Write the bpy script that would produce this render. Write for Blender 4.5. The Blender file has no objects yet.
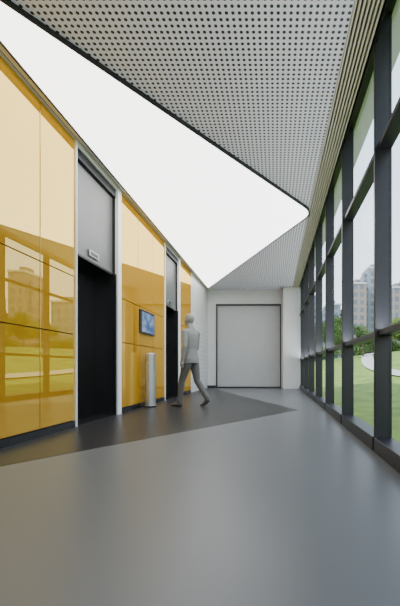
import bpy, bmesh, math, random
from mathutils import Vector, Matrix, noise
random.seed(7)
D = bpy.data
COL = bpy.context.scene.collection

# ------------------------------------------------------------------ materials
def mat(name, col, rough=0.5, metal=0.0, coat=0.0, coat_ior=1.5, var=0.0, vscale=4.0, spec=0.5, bump=0.0, coat_rough=0.03):
    m = D.materials.new(name); m.use_nodes = True
    nt = m.node_tree; b = nt.nodes['Principled BSDF']
    b.inputs['Base Color'].default_value = (*col, 1)
    b.inputs['Roughness'].default_value = rough
    b.inputs['Metallic'].default_value = metal
    b.inputs['Specular IOR Level'].default_value = spec
    b.inputs['Coat Weight'].default_value = coat
    b.inputs['Coat IOR'].default_value = coat_ior
    b.inputs['Coat Roughness'].default_value = coat_rough
    tc = nt.nodes.new('ShaderNodeTexCoord')
    nz = nt.nodes.new('ShaderNodeTexNoise'); nz.inputs['Scale'].default_value = vscale
    nz.inputs['Detail'].default_value = 4
    nt.links.new(tc.outputs['Object'], nz.inputs['Vector'])
    if var > 0:
        r = nt.nodes.new('ShaderNodeValToRGB')
        r.color_ramp.elements[0].position = 0.3; r.color_ramp.elements[1].position = 0.7
        r.color_ramp.elements[0].color = (*[c*(1-var) for c in col], 1)
        r.color_ramp.elements[1].color = (*[min(1, c*(1+var)) for c in col], 1)
        nt.links.new(nz.outputs['Fac'], r.inputs['Fac'])
        nt.links.new(r.outputs['Color'], b.inputs['Base Color'])
    if bump > 0:
        bp = nt.nodes.new('ShaderNodeBump'); bp.inputs['Strength'].default_value = bump
        bp.inputs['Distance'].default_value = 0.01
        nt.links.new(nz.outputs['Fac'], bp.inputs['Height'])
        nt.links.new(bp.outputs['Normal'], b.inputs['Normal'])
    return m

def mat_emit(name, col, strength):
    m = D.materials.new(name); m.use_nodes = True
    b = m.node_tree.nodes['Principled BSDF']
    b.inputs['Base Color'].default_value = (*col, 1)
    b.inputs['Emission Color'].default_value = (*col, 1)
    b.inputs['Emission Strength'].default_value = strength
    return m

def mat_glass(name):
    m = D.materials.new(name); m.use_nodes = True
    nt = m.node_tree; nt.nodes.clear()
    o = nt.nodes.new('ShaderNodeOutputMaterial'); mx = nt.nodes.new('ShaderNodeMixShader')
    t = nt.nodes.new('ShaderNodeBsdfTransparent'); g = nt.nodes.new('ShaderNodeBsdfGlossy')
    f = nt.nodes.new('ShaderNodeLayerWeight'); f.inputs['Blend'].default_value = 0.5
    pw = nt.nodes.new('ShaderNodeMath'); pw.operation = 'POWER'; pw.inputs[1].default_value = 4.0
    ml = nt.nodes.new('ShaderNodeMath'); ml.operation = 'MULTIPLY_ADD'; ml.inputs[1].default_value = 0.05; ml.inputs[2].default_value = 0.01
    t.inputs['Color'].default_value = (0.985, 0.995, 0.995, 1)
    g.inputs['Roughness'].default_value = 0.0
    nt.links.new(f.outputs['Facing'], pw.inputs[0]); nt.links.new(pw.outputs[0], ml.inputs[0])
    nt.links.new(ml.outputs[0], mx.inputs[0]); nt.links.new(t.outputs[0], mx.inputs[1])
    nt.links.new(g.outputs[0], mx.inputs[2]); nt.links.new(mx.outputs[0], o.inputs[0])
    return m

def mat_amber():
    # back-painted amber mirror glass: saturated body colour + gold-tinted sharp reflection
    m = D.materials.new('amber_glass'); m.use_nodes = True
    nt = m.node_tree; nt.nodes.clear(); N = nt.nodes.new; L = nt.links.new
    o = N('ShaderNodeOutputMaterial'); mx = N('ShaderNodeMixShader')
    d = N('ShaderNodeBsdfDiffuse'); g = N('ShaderNodeBsdfGlossy')
    tc = N('ShaderNodeTexCoord'); nz = N('ShaderNodeTexNoise'); nz.inputs['Scale'].default_value = 0.6
    r = N('ShaderNodeValToRGB')
    r.color_ramp.elements[0].color = (0.54, 0.265, 0.014, 1); r.color_ramp.elements[1].color = (0.60, 0.30, 0.018, 1)
    L(tc.outputs['Object'], nz.inputs['Vector']); L(nz.outputs['Fac'], r.inputs['Fac']); L(r.outputs['Color'], d.inputs['Color'])
    g.inputs['Color'].default_value = (1.0, 0.76, 0.27, 1); g.inputs['Roughness'].default_value = 0.002
    lw = N('ShaderNodeLayerWeight'); lw.inputs['Blend'].default_value = 0.5
    pw = N('ShaderNodeMath'); pw.operation = 'POWER'; pw.inputs[1].default_value = 3.0
    ml = N('ShaderNodeMath'); ml.operation = 'MULTIPLY_ADD'; ml.inputs[1].default_value = 0.2; ml.inputs[2].default_value = 0.40
    L(lw.outputs['Facing'], pw.inputs[0]); L(pw.outputs[0], ml.inputs[0]); L(ml.outputs[0], mx.inputs[0])
    L(d.outputs[0], mx.inputs[1]); L(g.outputs[0], mx.inputs[2]); L(mx.outputs[0], o.inputs[0])
    return m

def mat_perforated():
    m = mat('perforated_metal', (0.55, 0.56, 0.57), 0.45)
    nt = m.node_tree; b = nt.nodes['Principled BSDF']
    N = nt.nodes.new; L = nt.links.new
    tc = N('ShaderNodeTexCoord')
    sc = N('ShaderNodeVectorMath'); sc.operation = 'MULTIPLY'; sc.inputs[1].default_value = (1/0.054, 1/0.054, 0)
    fr = N('ShaderNodeVectorMath'); fr.operation = 'FRACTION'
    sb = N('ShaderNodeVectorMath'); sb.operation = 'SUBTRACT'; sb.inputs[1].default_value = (0.5, 0.5, 0)
    mu = N('ShaderNodeVectorMath'); mu.operation = 'MULTIPLY'; mu.inputs[1].default_value = (1, 1, 0)
    ln = N('ShaderNodeVectorMath'); ln.operation = 'LENGTH'
    lt = N('ShaderNodeMath'); lt.operation = 'LESS_THAN'; lt.inputs[1].default_value = 0.27
    L(tc.outputs['Object'], sc.inputs[0]); L(sc.outputs[0], fr.inputs[0]); L(fr.outputs[0], sb.inputs[0])
    L(sb.outputs[0], mu.inputs[0]); L(mu.outputs[0], ln.inputs[0]); L(ln.outputs['Value'], lt.inputs[0])
    mx = N('ShaderNodeMix'); mx.data_type = 'RGBA'
    mx.inputs['A'].default_value = (0.80, 0.78, 0.88, 1); mx.inputs['B'].default_value = (0.018, 0.018, 0.020, 1)
    L(lt.outputs[0], mx.inputs['Factor']); L(mx.outputs['Result'], b.inputs['Base Color'])
    return m

def mat_tile(name, c1, c2, bw, bh, axis='YZ'):
    m = mat(name, c1, 0.4)
    nt = m.node_tree; b = nt.nodes['Principled BSDF']; N = nt.nodes.new; L = nt.links.new
    tc = N('ShaderNodeTexCoord'); sp = N('ShaderNodeSeparateXYZ'); cb = N('ShaderNodeCombineXYZ')
    br = N('ShaderNodeTexBrick')
    L(tc.outputs['Object'], sp.inputs[0]); L(sp.outputs[axis[0]], cb.inputs[0]); L(sp.outputs[axis[1]], cb.inputs[1])
    L(cb.outputs[0], br.inputs['Vector'])
    br.inputs['Scale'].default_value = 1; br.inputs['Brick Width'].default_value = bw; br.inputs['Row Height'].default_value = bh
    br.inputs['Mortar Size'].default_value = 0.006
    br.inputs['Color1'].default_value = (*c1, 1); br.inputs['Color2'].default_value = (*[c*0.97 for c in c1], 1)
    br.inputs['Mortar'].default_value = (*c2, 1)
    L(br.outputs['Color'], b.inputs['Base Color'])
    return m

M = {}
M['amber'] = mat_amber()
M['joint'] = mat('dark_joint', (0.02, 0.018, 0.015), 0.6)
M['white'] = mat('white_paint', (0.62, 0.63, 0.64), 0.5, var=0.03)
M['frame'] = mat('anodised_dark_frame', (0.018, 0.019, 0.023), 0.38, spec=0.4, var=0.1)
M['dark'] = mat('black_steel', (0.018, 0.018, 0.02), 0.2, metal=0.2, spec=0.7, var=0.1)
M['doorm'] = mat('dark_elevator_steel', (0.06, 0.06, 0.065), 0.18, metal=0.9, var=0.1)
M['steel'] = mat('brushed_steel', (0.42, 0.43, 0.44), 0.35, metal=0.7, var=0.05, vscale=9)
M['fascia'] = mat('grey_metal_fascia', (0.15, 0.155, 0.16), 0.4, metal=0.3, var=0.04, vscale=3)
M['alu'] = mat('bright_aluminium', (0.9, 0.9, 0.9), 0.35, metal=0.0)
M['floor'] = mat('polished_grey_epoxy', (0.132, 0.138, 0.147), 0.36, var=0.03, vscale=0.6, spec=0.34)
M['floord'] = mat('polished_dark_epoxy', (0.026, 0.026, 0.029), 0.34, var=0.05, vscale=1.5, spec=0.26)
M['perf'] = mat_perforated()
M['slat'] = mat('beige_slat', (0.62, 0.57, 0.46), 0.45, var=0.04)
M['lamp'] = mat_emit('luminous_membrane', (1, 1, 0.99), 4.4)
M['glass'] = mat_glass('window_glass')
M['tileL'] = mat_tile('pale_tile_left', (0.72, 0.72, 0.72), (0.45, 0.45, 0.45), 0.6, 0.15, 'YZ')
M['tileB'] = mat_tile('pale_tile_end', (0.62, 0.62, 0.63), (0.57, 0.57, 0.57), 0.6, 0.3, 'XZ')
M['panelg'] = mat('grey_door_panel', (0.44, 0.45, 0.47), 0.45, var=0.03)

# ------------------------------------------------------------------ geometry helpers
def obj_from_bm(name, bm, mats, smooth=False, parent=None):
    me = D.meshes.new(name); bm.normal_update(); bm.to_mesh(me); bm.free()
    for k in mats: me.materials.append(M[k] if isinstance(k, str) else k)
    if smooth:
        for p in me.polygons: p.use_smooth = True
    o = D.objects.new(name, me); COL.objects.link(o)
    if parent: o.parent = parent
    return o

def bbox(bm, x0, x1, y0, y1, z0, z1, mi=0, bev=0.0):
    r = bmesh.ops.create_cube(bm, size=1)
    vs = r['verts']
    for v in vs:
        v.co = Vector(((x0+x1)/2 + v.co.x*(x1-x0), (y0+y1)/2 + v.co.y*(y1-y0), (z0+z1)/2 + v.co.z*(z1-z0)))
    fs = {f for v in vs for f in v.link_faces}
    for f in fs: f.material_index = mi
    if bev > 0:
        es = {e for v in vs for e in v.link_edges}
        rr = bmesh.ops.bevel(bm, geom=list(es), offset=bev, segments=1, affect='EDGES')
        for f in rr['faces']: f.material_index = mi

def boxes(name, lst, mats, parent=None):
    bm = bmesh.new()
    for b in lst: bbox(bm, *b)
    return obj_from_bm(name, bm, mats, parent=parent)

def poly_prism(bm, pts, z0, z1, mi=0):
    lo = [bm.verts.new((x, y, z0)) for x, y in pts]; hi = [bm.verts.new((x, y, z1)) for x, y in pts]
    n = len(pts); fs = [bm.faces.new(lo[::-1]), bm.faces.new(hi)]
    for i in range(n): fs.append(bm.faces.new((lo[i], lo[(i+1) % n], hi[(i+1) % n], hi[i])))
    for f in fs: f.material_index = mi

XL, XR, YB, YF, H = -2.57, 0.905, 12.92, -4.0, 3.72
XG = 1.035

# ------------------------------------------------------------------ room shell
boxes('floor', [(XL-0.6, 1.08, YF, YB, -0.2, 0.0)], ['floor'])
bm = bmesh.new(); poly_prism(bm, [(XL, 2.0), (0.42, 6.15), (-2.35, 12.6), (XL, 12.6)], 0.0, 0.002)
bmesh.ops.recalc_face_normals(bm, faces=bm.faces)
obj_from_bm('floor_inlay', bm, ['floord'])
boxes('ceiling', [(XL-0.6, 0.64, YF, YB, H, H+0.05)], ['perf'])
boxes('sun_block_roof', [(XL-0.8, 1.3, YF-0.2, YB+0.3, 4.05, 4.35)], ['white'])  # unseen slab added over the thin ceiling to block the sun
sl = [(0.645, 0.895, YF+0.01, YB-0.01, H+0.06, H+0.09, 1)]
for i in range(7):
    x = 0.645 + i*0.036
    sl.append((x, x+0.017, YF+0.01, YB-0.01, H-0.008, H+0.05, 0))
boxes('air_diffuser', sl, ['slat', 'joint'])
boxes('trim_ceiling_edge', [(0.90, 0.92, YF, YB, H-0.015, 4.04)], ['frame'])

E = [(4.39, 5.53), (7.94, 9.05)]
segs = [(YF, E[0][0]), (E[0][1], E[1][0]), (E[1][1], YB)]
wl = [(XL-0.6, XL-0.03, a, b, 0, 4.04) for a, b in segs]
for a, b in E:
    wl.append((XL-0.6, XL-0.45, a, b, 0, 4.04))
    wl.append((XL-0.45, XL-0.03, a, b, H-0.06, 4.04))
boxes('wall_left', wl, ['joint'])
boxes('wall_back', [(XL-0.6, -2.24, YB, YB+0.25, 0, 4.04), (0.23, 1.1, YB, YB+0.25, 0, 4.04),
                    (-2.24, 0.23, YB, YB+0.25, 3.19, 4.04), (-2.24, 0.23, YB+0.2, YB+0.25, 0, 3.19)], ['tileB'])
# unseen end wall behind the viewpoint; glazing added to let in more light
boxes('wall_front', [(XL-0.6, XL+0.25, YF-0.2, YF, 0, 4.04), (0.75, 1.1, YF-0.2, YF, 0, 4.04), (XL+0.25, 0.75, YF-0.2, YF, 3.3, 4.04)], ['white'])
L = [(XL+0.25, 0.75, YF-0.14, YF-0.06, 0, 0.08, 0), (XL+0.25, 0.75, YF-0.14, YF-0.06, 3.22, 3.3, 0), (XL+0.25, 0.75, YF-0.105, YF-0.095, 0.08, 3.22, 1)]
for i in range(5):
    x = XL+0.25+i*(0.70-XL-0.25)/4
    L.append((x, x+0.05, YF-0.14, YF-0.06, 0.08, 3.22, 0))
boxes('window_13', L, ['frame', 'glass'])
boxes('pillar', [(0.30, 0.90, 12.35, YB-0.002, 0, H-0.02)], ['tileB'])
dr = [(-2.24, -2.20, YB-0.03, YB+0.19, 0, 3.19, 0), (0.19, 0.23, YB-0.03, YB+0.19, 0, 3.19, 0),
      (-2.20, 0.19, YB-0.03, YB+0.19, 3.14, 3.19, 0), (-2.20, 0.19, YB-0.03, YB+0.19, 0.0, 0.05, 0),
      (-2.20, 0.19, YB+0.09, YB+0.13, 0.05, 3.14, 1)]
boxes('door_3', dr, ['frame', 'panelg'])
boxes('baseboard_back', [(XL, -2.25, YB-0.02, YB, 0, 0.10)], ['frame'])

def cladding(name, ys, zs, mats=('amber',), gap=0.006):
    bm = bmesh.new()
    for a, b in zip(ys[:-1], ys[1:]):
        for c, d in zip(zs[:-1], zs[1:]):
            bbox(bm, XL-0.03, XL, a+gap, b-gap, c+gap, d-gap, 0, 0.0015)
    return obj_from_bm(name, bm, list(mats))
ZS = [0.09, 1.19, 1.93, H-0.03]
cladding('wall_cladding', [-3.9, -2.6, -1.3, 0.0, 1.24, 2.48, 3.10, 3.72, 4.37], ZS)
cladding('wall_cladding', [5.66, 6.38, 7.16, 7.92], ZS)
cladding('wall_cladding', [9.18, 9.8, 10.4], ZS)
cladding('wall_tiling', [10.4, YB-0.01], [0.0, H-0.02], ('tileL',))
boxes('baseboard_left', [(XL-0.03, XL+0.004, a, b, 0, 0.085) for a, b in ((YF, 4.37), (5.66, 7.92), (9.18, 10.4))], ['dark'])
boxes('trim_wall_top', [(XL-0.03, XL+0.022, YF, YB, H-0.028, H-0.001, 0), (XL+0.022, XL+0.04, YF, YB, H-0.010, H-0.001, 1), (XL+0.04, XL+0.12, YF, YB, H-0.028, H-0.001, 0)], ['slat', 'joint'])

for n, (a, b) in enumerate(E):
    n += 1
    ztop = 2.26
    L = []
    xd = XL-0.34
    mid = (a+b)/2
    L += [(xd-0.04, xd, a+0.03, mid-0.004, 0.01, ztop, 1, 0.003), (xd-0.04, xd, mid+0.004, b-0.03, 0.01, ztop, 1, 0.003)]
    L += [(xd-0.05, XL-0.005, a, a+0.03, 0.0, ztop+0.02, 0), (xd-0.05, XL-0.005, b-0.03, b, 0.0, ztop+0.02, 0),
          (xd-0.05, XL-0.05, a+0.03, b-0.03, ztop, ztop+0.03, 0), (xd-0.05, XL-0.01, a+0.03, b-0.03, 0, 0.008, 0)]
    boxes('door_%d' % n, L, ['dark', 'doorm', 'steel'])
    boxes('elevator_fascia', [(XL-0.12, XL-0.07, a+0.005, b-0.005, ztop+0.03, H-0.20, 0, 0.004),
                              (XL-0.12, XL-0.02, a+0.005, b-0.005, H-0.19, H-0.065, 1)], ['fascia', 'frame'])
    boxes('trim_elevator_%d' % n, [(XL-0.03, XL+0.02, a-0.018, a-0.002, 0, H-0.03), (XL-0.03, XL+0.02, b+0.002, b+0.12, 0, H-0.03, 0),
          (XL-0.03, XL-0.0, a, b, H-0.06, H-0.03)], ['alu'])
    boxes('elevator_indicator', [(XL-0.069, XL-0.045, mid-0.16, mid+0.10, 2.35, 2.44, 0, 0.006),
                                 (XL-0.045, XL-0.043, mid-0.13, mid+0.07, 2.37, 2.42, 1)], ['steel', 'dark'])

M['screen'] = D.materials.new('display_screen'); M['screen'].use_nodes = True
nt = M['screen'].node_tree; b = nt.nodes['Principled BSDF']
tc = nt.nodes.new('ShaderNodeTexCoord'); nz = nt.nodes.new('ShaderNodeTexNoise'); nz.inputs['Scale'].default_value = 5
rp = nt.nodes.new('ShaderNodeValToRGB')
rp.color_ramp.elements[0].color = (0.02, 0.10, 0.35, 1); rp.color_ramp.elements[0].position = 0.35
rp.color_ramp.elements[1].color = (0.55, 0.75, 0.95, 1); rp.color_ramp.elements[1].position = 0.7
nt.links.new(tc.outputs['Object'], nz.inputs['Vector']); nt.links.new(nz.outputs['Fac'], rp.inputs['Fac'])
nt.links.new(rp.outputs['Color'], b.inputs['Emission Color']); b.inputs['Emission Strength'].default_value = 0.8
b.inputs['Base Color'].default_value = (0.02, 0.03, 0.05, 1); b.inputs['Roughness'].default_value = 0.1
boxes('wall_display', [(XL, XL+0.045, 6.42, 7.14, 1.42, 1.88, 0, 0.006), (XL+0.045, XL+0.047, 6.46, 7.10, 1.46, 1.84, 1)], ['dark', 'screen'])

bm = bmesh.new()
prof = [(0.0, 0.0), (0.115, 0.0), (0.115, 0.03), (0.10, 0.035), (0.10, 0.86), (0.094, 0.865), (0.094, 0.93), (0.10, 0.935), (0.10, 1.03), (0.092, 1.045), (0.07, 1.047), (0.065, 1.03), (0.0, 1.028)]
segn = 40; rings = []
for r, z in prof:
    rings.append([bm.verts.new((r*math.cos(2*math.pi*i/segn), r*math.sin(2*math.pi*i/segn), z)) for i in range(segn)] if r > 0 else [bm.verts.new((0, 0, z))])
for k in range(len(prof)-1):
    A, B = rings[k], rings[k+1]
    for i in range(segn):
        j = (i+1) % segn
        if len(A) == 1: f = bm.faces.new((A[0], B[j], B[i]))
        elif len(B) == 1: f = bm.faces.new((A[i], A[j], B[0]))
        else: f = bm.faces.new((A[i], A[j], B[j], B[i]))
        f.material_index = 1 if k in (1, 10, 11) else 0
bin_ = obj_from_bm('litter_bin', bm, ['steel', 'dark']); bin_.location = (-2.42, 6.60, 0.002)

# ------------------------------------------------------------------ luminous ceiling panel
def rounded_tri(A, B, C, r, n=12):
    pts = []
    P = [Vector(A), Vector(B), Vector(C)]
    for i in range(3):
        p, a, b = P[i], P[i-1], P[(i+1) % 3]
        rr = r[i]
        d1 = (a-p).normalized(); d2 = (b-p).normalized()
        ang = d1.angle(d2); t = rr/math.tan(ang/2)
        bis = (d1+d2).normalized(); ctr = p+bis*(rr/math.sin(ang/2))
        s, e = p+d1*t-ctr, p+d2*t-ctr
        sweep = math.pi-ang
        sgn = 1 if s.x*e.y-s.y*e.x > 0 else -1
        for k in range(n+1):
            a_ = sgn*sweep*k/n
            pts.append((ctr.x+s.x*math.cos(a_)-s.y*math.sin(a_), ctr.y+s.x*math.sin(a_)+s.y*math.cos(a_)))
    return pts
tri = rounded_tri((-2.47, 2.30), (0.735, 6.40), (-2.46, 12.5), (0.02, 0.42, 0.02))
tri_in = rounded_tri((-2.45, 2.36), (0.70, 6.40), (-2.44, 12.42), (0.02, 0.40, 0.02))
bm = bmesh.new()
zb, zt = H-0.045, H-0.001
n = len(tri)
vo = [bm.verts.new((x, y, zb)) for x, y in tri]; vi = [bm.verts.new((x, y, zb)) for x, y in tri_in]
vo2 = [bm.verts.new((x, y, zt)) for x, y in tri]; vi2 = [bm.verts.new((x, y, zb+0.008)) for x, y in tri_in]
for i in range(n):
    j = (i+1) % n
    bm.faces.new((vo[i], vi[i], vi[j], vo[j])); bm.faces.new((vo[i], vo[j], vo2[j], vo2[i])); bm.faces.new((vi[i], vi2[i], vi2[j], vi[j]))
f = bm.faces.new(vi2[::-1]); f.material_index = 1
bm.faces.new(vo2)
bmesh.ops.recalc_face_normals(bm, faces=bm.faces)
obj_from_bm('ceiling_light_panel', bm, ['frame', 'lamp'])

# ------------------------------------------------------------------ curtain wall
ys = [3.1+1.5*i for i in range(-5, 7)]
zt_ = 4.04
XO = 1.06
for i, y0 in enumerate(ys):
    y1 = ys[i+1] if i+1 < len(ys) else YB+0.1
    L = []
    if y0 > YF: L.append((XR, XO, y0-0.022, y0+0.022, 0, zt_, 0, 0.004))
    a = max(y0+0.022, YF); b = y1-0.022
    yl0, yl1 = a+0.05, min(b, YB-0.1)-0.05
    L.append((XR-0.01, XO, a, b, 0.0, 0.13, 0, 0.004))
    L.append((XR+0.03, XO, a, b, 1.05, 1.10, 0, 0.004))
    L.append((XR+0.045, XR+0.105, yl0, yl1, 1.10, 1.108, 0))      # made-up channel under the added ceiling fill light
    L.append((XR+0.03, XO, a, b, 2.75, 2.80, 0, 0.004))
    L.append((XR+0.03, XO, a, b, 3.96, 4.04, 0))
    L.append((XG, XG+0.008, a, b, 0.13, 3.96, 1))
    wn = boxes('window_%d' % (i+1), L, ['frame', 'glass'])
    la = D.lights.new('added_ceiling_fill', 'AREA'); la.shape = 'RECTANGLE'; la.size = 0.05; la.size_y = yl1-yl0  # invented fill light, added on the rail to brighten and neutralise the ceiling
    la.energy = 16.0*(yl1-yl0)/1.4; la.color = (0.88, 0.92, 1.0)
    lo = D.objects.new('added_ceiling_fill', la); COL.objects.link(lo)
    lo.location = (XR+0.075, (yl0+yl1)/2, 1.11); lo.rotation_euler = (math.radians(180), 0, 0)

# ------------------------------------------------------------------ walking figure
def loft(bm, P, R, ref, seg=18, caps=(True, True)):
    P = [Vector(p) for p in P]; ref = Vector(ref)
    R = [(r, r) if not isinstance(r, tuple) else r for r in R]
    T = []
    for i in range(len(P)):
        t = (P[min(i+1, len(P)-1)]-P[max(i-1, 0)]).normalized(); T.append(t)
    sec = []
    def cap(p, t, r, sgn):
        o = []
        for a in (80, 60, 35, 12):
            s = math.radians(a); m = min(r)
            o.append((p+t*sgn*m*math.sin(s), t, (r[0]*math.cos(s), r[1]*math.cos(s))))
        return o
    if caps[0]: sec += cap(P[0], T[0], R[0], -1)
    for p, t, r in zip(P, T, R): sec.append((p, t, r))
    if caps[1]: sec += cap(P[-1], T[-1], R[-1], 1)[::-1]
    rings = []
    for p, t, r in sec:
        u = (ref-t*ref.dot(t)).normalized(); v = t.cross(u)
        rings.append([bm.verts.new(p+u*r[0]*math.cos(2*math.pi*i/seg)+v*r[1]*math.sin(2*math.pi*i/seg)) for i in range(seg)])
    for A, B in zip(rings[:-1], rings[1:]):
        for i in range(seg):
            j = (i+1) % seg; bm.faces.new((A[i], A[j], B[j], B[i]))
    bm.faces.new(rings[0][::-1]); bm.faces.new(rings[-1])

def ball(bm, c, r, seg=16):
    rr = bmesh.ops.create_uvsphere(bm, u_segments=seg, v_segments=seg//2+2, radius=1)
    for v in rr['verts']: v.co = Vector(c)+Vector((v.co.x*r[0], v.co.y*r[1], v.co.z*r[2]))

bm = bmesh.new()
X = (1, 0, 0)
loft(bm, [(0.0, 0, .85), (0, 0, .93), (0.0, 0, 1.04), (0.005, 0, 1.12), (0.01, 0, 1.22), (0.015, 0, 1.34), (0.01, 0, 1.43), (0.0, 0, 1.49), (0.0, 0, 1.535)],
     [(.125, .175), (.125, .178), (.108, .16), (.105, .155), (.118, .168), (.128, .188), (.115, .192), (.085, .15), (.062, .075)], X, 28, (False, True))
loft(bm, [(0.0, 0, 1.50), (0.015, 0, 1.56), (0.03, 0, 1.63)], [.066, .055, .053], X)
hc = Vector((0.045, 0, 1.705))
r = bmesh.ops.create_uvsphere(bm, u_segments=32, v_segments=24, radius=1)
for v in r['verts']:
    x, y_, z = v.co
    w = 0.076*(1-0.30*max(0, -z)**1.3); d = 0.098
    px = x*d
    if z < 0 and x < 0: px *= (1+0.35*z)
    if z < -0.2 and x > 0: px *= 1.0+0.05*z
    v.co = hc+Vector((px, y_*w, z*0.118))
F = hc+Vector((0.09, 0, 0))
loft(bm, [F+Vector((0.0, 0, 0.012)), F+Vector((0.012, 0, -0.012)), F+Vector((0.020, 0, -0.030))], [.007, .009, .012], (0, 1, 0), 12)
ball(bm, F+Vector((-0.006, 0, 0.026)), (0.012, 0.045, 0.009))
for s in (1, -1):
    ball(bm, F+Vector((-0.014, s*0.030, 0.004)), (0.012, 0.013, 0.008))
    ball(bm, hc+Vector((-0.002, s*0.076, -0.005)), (0.017, 0.009, 0.030))
    ball(bm, F+Vector((-0.022, s*0.038, -0.025)), (0.018, 0.016, 0.016))
ball(bm, F+Vector((-0.005, 0, -0.058)), (0.011, 0.024, 0.006)); ball(bm, F+Vector((-0.006, 0, -0.070)), (0.011, 0.021, 0.006))
ball(bm, F+Vector((-0.018, 0, -0.097)), (0.022, 0.026, 0.018))
ball(bm, hc+Vector((-0.014, 0, 0.022)), (0.096, 0.082, 0.108), 24)
def leg(hip, knee, ankle, s):
    hip, knee, ankle = map(Vector, (hip, knee, ankle))
    loft(bm, [hip+Vector((0, 0, .04)), hip.lerp(knee, .3), hip.lerp(knee, .7), knee, knee.lerp(ankle, .3), knee.lerp(ankle, .65), ankle],
         [(.098, .09), (.092, .086), (.074, .07), (.064, .06), (.064, .058), (.055, .05), (.052, .048)], X, 20)
leg((0, .09, .90), (.15, .095, .50), (.20, .10, .10), 1)
leg((0, -.09, .90), (-.075, -.095, .50), (-.315, -.10, .165), -1)
def shoe(heel, ball_, toe, up=0.0):
    heel, b_, toe = map(Vector, (heel, ball_, toe))
    loft(bm, [heel, heel.lerp(b_, .35), heel.lerp(b_, .7), b_, toe], [(.045, .036), (.046, .037), (.038, .040), (.030, .047), (.020, .036)], (0, 0, 1), 18)
shoe((.165, .10, .046), (.33, .108, .031), (.395, .11, .022))
shoe((-.335, -.10, .125), (-.215, -.108, .033), (-.165, -.11, .022))
def arm(sh, el, wr, s, fw):
    sh, el, wr = map(Vector, (sh, el, wr))
    loft(bm, [sh+Vector((0, -s*.05, 0.015)), sh, sh.lerp(el, .35), sh.lerp(el, .8), el, el.lerp(wr, .3), el.lerp(wr, .75), wr],
         [.062, .060, .053, .047, .046, .045, .037, .035], X, 16)
    d = (wr-el).normalized(); n_ = Vector((0, -s, 0)); n_ = (n_-d*n_.dot(d)).normalized(); f_ = d.cross(n_)*1.0
    if f_.x < 0: f_ = -f_
    p0 = wr-d*.01
    loft(bm, [p0, wr+d*.03, wr+d*.07, wr+d*.098], [(.026, .019), (.033, .018), (.041, .017), (.040, .014)], f_, 16)
    for i, ln in enumerate((.074, .083, .077, .060)):
        q = wr+d*(.095-(0.004 if i in (0, 3) else 0))+f_*(.031-.0207*i)
        a = 0.18+.05*i; pts = [q-d*.02, q]
        for kf in (.42, .32, .26):
            q = q+(d*math.cos(a)+n_*math.sin(a))*ln*kf; pts.append(q.copy()); a += .38
        loft(bm, pts, [.0095, .0095, .0088, .008, .007], f_, 10)
    t0 = wr+d*.028+f_*.026
    loft(bm, [t0, t0+(f_*.7+d*.6+n_*.25)*.032, t0+(f_*.55+d*.95+n_*.4)*.055, t0+(f_*.4+d*1.15+n_*.5)*.070], [.014, .011, .0095, .008], n_, 10)
    return wr, d
HW = [arm((.0, .195, 1.445), (-.055, .245, 1.165), (.0, .25, .915), 1, 1),
      arm((.0, -.195, 1.445), (.05, -.245, 1.17), (.18, -.235, .955), -1, 1)]
man = obj_from_bm('walking_person', bm, [])
md = man.modifiers.new('r', 'REMESH'); md.mode = 'VOXEL'; md.voxel_size = 0.0058; md.use_smooth_shade = True
ms = man.modifiers.new('s', 'SMOOTH'); ms.factor = 0.5; ms.iterations = 2
dg = bpy.context.evaluated_depsgraph_get()
me = D.meshes.new_from_object(man.evaluated_get(dg))
man.modifiers.clear(); man.data = me
me.materials.clear()
for m_ in (mat('grey_jacket', (0.21, 0.21, 0.21), 0.8, var=0.06, vscale=20), mat('dark_grey_trousers', (0.10, 0.10, 0.10), 0.85, var=0.06, vscale=20),
           mat('grey_skin', (0.28, 0.27, 0.265), 0.6, var=0.03), mat('grey_hair', (0.23, 0.228, 0.225), 0.8, var=0.15, vscale=60), mat('grey_shoes', (0.07, 0.07, 0.07), 0.5, var=0.03)):
    me.materials.append(m_)
for p in me.polygons:
    c = p.center; p.use_smooth = True
    idx = 1
    if c.z > 1.575:
        idx = 2
        l = c-hc
        if l.z > 0.045+0.25*max(0, l.x)*1.2 or (l.x < -0.02 and l.z > -0.055): idx = 3
    elif any((c-w).dot(d) > 0.012 and (c-w).length < .24 and abs(c.y) > .19 for w, d in HW): idx = 2
    elif c.z > 0.85: idx = 0
    elif abs(c.y) > .20 and c.z > .7: idx = 0
    elif (c.x > 0 and c.z < 0.075) or (c.x < 0 and c.z < 0.135 and (c-Vector((-.315, -.10, .165))).dot(Vector((-.55, 0, -.83))) > -0.02) or (c.x < 0 and c.z < .07): idx = 4
    p.material_index = idx
man.rotation_euler = (0, 0, math.radians(155)); man.location = (-1.66, 6.72, 0.004)

# ------------------------------------------------------------------ outside
def sm(t): t = max(0, min(1, t)); return t*t*(3-2*t)
def gz(x, y):
    return -0.15+1.5*sm((x-2)/16)+1.6*sm((y-9)/32)*sm((x-1)/5)+0.25*noise.noise(Vector((x*.08, y*.08, 0)))*sm((x-2)/6)
bm = bmesh.new()
nx, ny = 90, 110
vs = []
for j in range(ny+1):
    row = []
    for i in range(nx+1):
        x = 1.12+160*(i/nx)**1.8; yy = -40+230*(j/ny)
        row.append(bm.verts.new((x, yy, gz(x, yy))))
    vs.append(row)
for j in range(ny):
    for i in range(nx): bm.faces.new((vs[j][i], vs[j][i+1], vs[j+1][i+1], vs[j+1][i]))
M['grass'] = mat('lawn_grass', (0.15, 0.235, 0.03), 0.9, var=0.35, vscale=1.5, bump=0.3)
obj_from_bm('lawn', bm, ['grass'], True)
M['path'] = mat('pale_paving', (0.46, 0.45, 0.42), 0.8, var=0.08, vscale=2)
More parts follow.
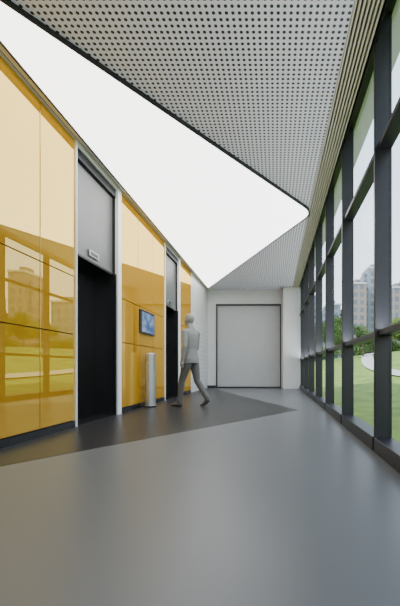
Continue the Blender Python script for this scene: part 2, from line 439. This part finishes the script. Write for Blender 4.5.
boxes('forecourt', [(-12, 1.1, -30, YF-0.2, -0.25, -0.05)], ['path'])
ctrl = [(30, -30), (13, -8), (8.0, 8), (6.2, 16), (7.2, 26), (10.5, 38), (15, 50), (19, 62), (22, 80)]
pts = []
for i in range(len(ctrl)-1):
    p0 = Vector(ctrl[max(i-1, 0)]); p1 = Vector(ctrl[i]); p2 = Vector(ctrl[i+1]); p3 = Vector(ctrl[min(i+2, len(ctrl)-1)])
    for k in range(14):
        t = k/14
        pts.append(0.5*((2*p1)+(-p0+p2)*t+(2*p0-5*p1+4*p2-p3)*t*t+(-p0+3*p1-3*p2+p3)*t**3))
bm = bmesh.new(); prev = None
for i in range(len(pts)-1):
    t = (pts[i+1]-pts[i]).normalized(); nn = Vector((-t.y, t.x))
    row = []
    for s in (-.5, -.17, .17, .5):
        q = pts[i]+nn*s; row.append(bm.verts.new((q.x, q.y, gz(q.x, q.y)+0.07)))
    if prev:
        for a in range(3): bm.faces.new((prev[a], prev[a+1], row[a+1], row[a]))
    prev = row
bmesh.ops.recalc_face_normals(bm, faces=bm.faces)
obj_from_bm('footpath', bm, ['path'])

M['bark'] = mat('bark', (0.10, 0.075, 0.055), 0.9, var=0.3, vscale=8)
M['leaf'] = mat('foliage', (0.06, 0.12, 0.02), 0.8, var=0.4, vscale=1.5)
M['leaf2'] = mat('foliage_light', (0.12, 0.18, 0.03), 0.8, var=0.4, vscale=1.5)
def tree_mesh(seed, h, leaf, spread=1.7, n=2600, base=.35, ls=.13):
    rnd = random.Random(seed); bm = bmesh.new()
    top = Vector((rnd.uniform(-.2, .2), rnd.uniform(-.2, .2), h*.8))
    loft(bm, [(0, 0, -0.2), (0.03, 0, h*.2), Vector((0, 0.03, h*.45)), top], [.12, .09, .07, .02], X, 8)
    tips = [top]
    for i in range(9):
        a = rnd.uniform(0, 6.28); z0 = h*rnd.uniform(base*.8, .65); r_ = spread*rnd.uniform(.45, .85)
        s = Vector((0, 0, z0)); e = Vector((r_*math.cos(a), r_*math.sin(a), z0+h*rnd.uniform(.1, .28)))
        loft(bm, [s, s.lerp(e, .5)+Vector((0, 0, .08)), e], [.04, .025, .01], (0.3, 0.2, 1), 6); tips.append(e)
    for f in bm.faces: f.material_index = 0
    for i in range(n):
        c = rnd.choice(tips); rr = spread*.5*rnd.random()**.4
        d = Vector((rnd.gauss(0, 1), rnd.gauss(0, 1), rnd.gauss(0, .8))).normalized()*rr
        p = c+d; a = Vector((rnd.gauss(0, 1), rnd.gauss(0, 1), rnd.gauss(0, 1))).normalized(); b_ = a.orthogonal().normalized()
        w = ls*rnd.uniform(.7, 1.3)
        f = bm.faces.new([bm.verts.new(p+a*w), bm.verts.new(p+b_*w*.6), bm.verts.new(p-a*w), bm.verts.new(p-b_*w*.6)])
        f.material_index = 1
    me = D.meshes.new('tree'); bm.to_mesh(me); bm.free()
    me.materials.append(M['bark']); me.materials.append(M[leaf]); return me
TM = [tree_mesh(1, 4.2, 'leaf', 1.5), tree_mesh(2, 3.6, 'leaf2', 1.3), tree_mesh(3, 4.8, 'leaf', 1.8)]
SM = tree_mesh(4, 1.7, 'leaf', 1.3, 1800, .1, .09)
spots = [(8.8, 34), (12.6, 38), (5.6, 33), (8.8, 43), (15.5, 41), (7.3, 47), (20, 34), (17, 26), (27, 30), (24, 20), (34, 40), (30, 52), (42, 46), (50, 60), (25, 58), (13, 60), (60, 50), (38, 26), (70, 62), (4.4, 40), (10.5, 52), (47, 34), (28, 12), (22, 3), (33, 5), (21, 24), (14.5, 19), (31, 33), (25, 40)]
for i, (x, y) in enumerate(spots):
    o = D.objects.new('tree', TM[i % 3]); COL.objects.link(o)
    o.location = (x, y, gz(x, y)); o.rotation_euler = (0, 0, i*1.3); s = 0.8+0.35*((i*37) % 10)/10; o.scale = (s, s, s)
for i in range(26):
    x = 6+i*2.6; y = 50+6*math.sin(i*1.7)
    o = D.objects.new('shrub', SM); COL.objects.link(o); o.location = (x, y, gz(x, y)-.1); o.rotation_euler = (0, 0, i); o.scale = (1.7, 1.7, 1.2)

def mat_tower(name, wall, win):
    m = mat(name, wall, 0.8); nt = m.node_tree; b = nt.nodes['Principled BSDF']; N = nt.nodes.new; Lk = nt.links.new
    tc = N('ShaderNodeTexCoord'); sp = N('ShaderNodeSeparateXYZ'); ad = N('ShaderNodeMath'); cb = N('ShaderNodeCombineXYZ'); br = N('ShaderNodeTexBrick')
    Lk(tc.outputs['Object'], sp.inputs[0]); Lk(sp.outputs['X'], ad.inputs[0]); Lk(sp.outputs['Y'], ad.inputs[1])
    Lk(ad.outputs[0], cb.inputs[0]); Lk(sp.outputs['Z'], cb.inputs[1]); Lk(cb.outputs[0], br.inputs['Vector'])
    br.offset = 0; br.inputs['Scale'].default_value = 1; br.inputs['Brick Width'].default_value = 2.6; br.inputs['Row Height'].default_value = 3.0
    br.inputs['Mortar Size'].default_value = 0.62; br.inputs['Color1'].default_value = (*win, 1); br.inputs['Color2'].default_value = (*[c*1.3 for c in win], 1)
    br.inputs['Mortar'].default_value = (*wall, 1); Lk(br.outputs['Color'], b.inputs['Base Color']); return m
M['tw1'] = mat_tower('tower_facade_warm', (0.24, 0.21, 0.195), (0.10, 0.12, 0.15))
M['tw2'] = mat_tower('tower_facade_cool', (0.21, 0.24, 0.28), (0.10, 0.13, 0.17))
rnd = random.Random(5)
tow = [(14+i*9.5+rnd.uniform(-2, 2), 150+rnd.uniform(-15, 15) - i*3, rnd.uniform(18, 36), rnd.uniform(5, 8)) for i in range(17) if i not in (2, 3)]
tow += [(33, 138, 33, 5.5), (40.5, 141, 40, 6.5), (47, 132, 30, 5.5), (25, 150, 27, 6)]
for i, (x, y, h, w) in enumerate(tow):
    bm = bmesh.new()
    bbox(bm, -w/2, w/2, -5, 5, 0, h, 0); bbox(bm, -w/2-1.2, -w/2+1.5, -3, 3, 0, h-2, 0); bbox(bm, w/2-1.5, w/2+1.2, -3, 3, 0, h-2, 0)
    bbox(bm, -w/5, w/5, -2, 2, h, h+2.2, 0); bbox(bm, -w/2-.2, w/2+.2, -5.2, 5.2, h-.4, h+.3, 1)
    o = obj_from_bm('apartment_tower', bm, ['tw1' if i % 2 else 'tw2', 'panelg']); o.location = (x, y, 1.0)

# ------------------------------------------------------------------ light
w = D.worlds.new('sky'); bpy.context.scene.world = w; w.use_nodes = True
nt = w.node_tree; bg = nt.nodes['Background']
tc = nt.nodes.new('ShaderNodeTexCoord'); sp = nt.nodes.new('ShaderNodeSeparateXYZ'); rp = nt.nodes.new('ShaderNodeValToRGB')
rp.color_ramp.elements[0].position = 0.0; rp.color_ramp.elements[0].color = (0.93, 0.93, 0.94, 1)
rp.color_ramp.elements[1].position = 0.9; rp.color_ramp.elements[1].color = (0.50, 0.64, 0.85, 1)
e = rp.color_ramp.elements.new(0.3); e.color = (0.74, 0.85, 0.98, 1)
nt.links.new(tc.outputs['Generated'], sp.inputs[0]); nt.links.new(sp.outputs['Z'], rp.inputs['Fac']); nt.links.new(rp.outputs['Color'], bg.inputs['Color'])
bg.inputs['Strength'].default_value = 3.0
sl = D.lights.new('sun', 'SUN'); sl.energy = 6.0; sl.angle = math.radians(1.5); sl.color = (1, 0.97, 0.92)
so = D.objects.new('sun', sl); COL.objects.link(so)
so.rotation_euler = Vector((0.62, 0.35, -0.72)).to_track_quat('-Z', 'Y').to_euler()

# ------------------------------------------------------------------ camera
c = D.cameras.new('camera'); co = D.objects.new('camera', c); COL.objects.link(co)
co.location = (0, 0, 0.76); co.rotation_euler = (math.radians(90), 0, 0)
c.sensor_fit = 'AUTO'; c.sensor_width = 36; c.lens = 340/606*36
c.shift_x = -75/606; c.shift_y = 65/606; c.clip_end = 600
bpy.context.scene.camera = co
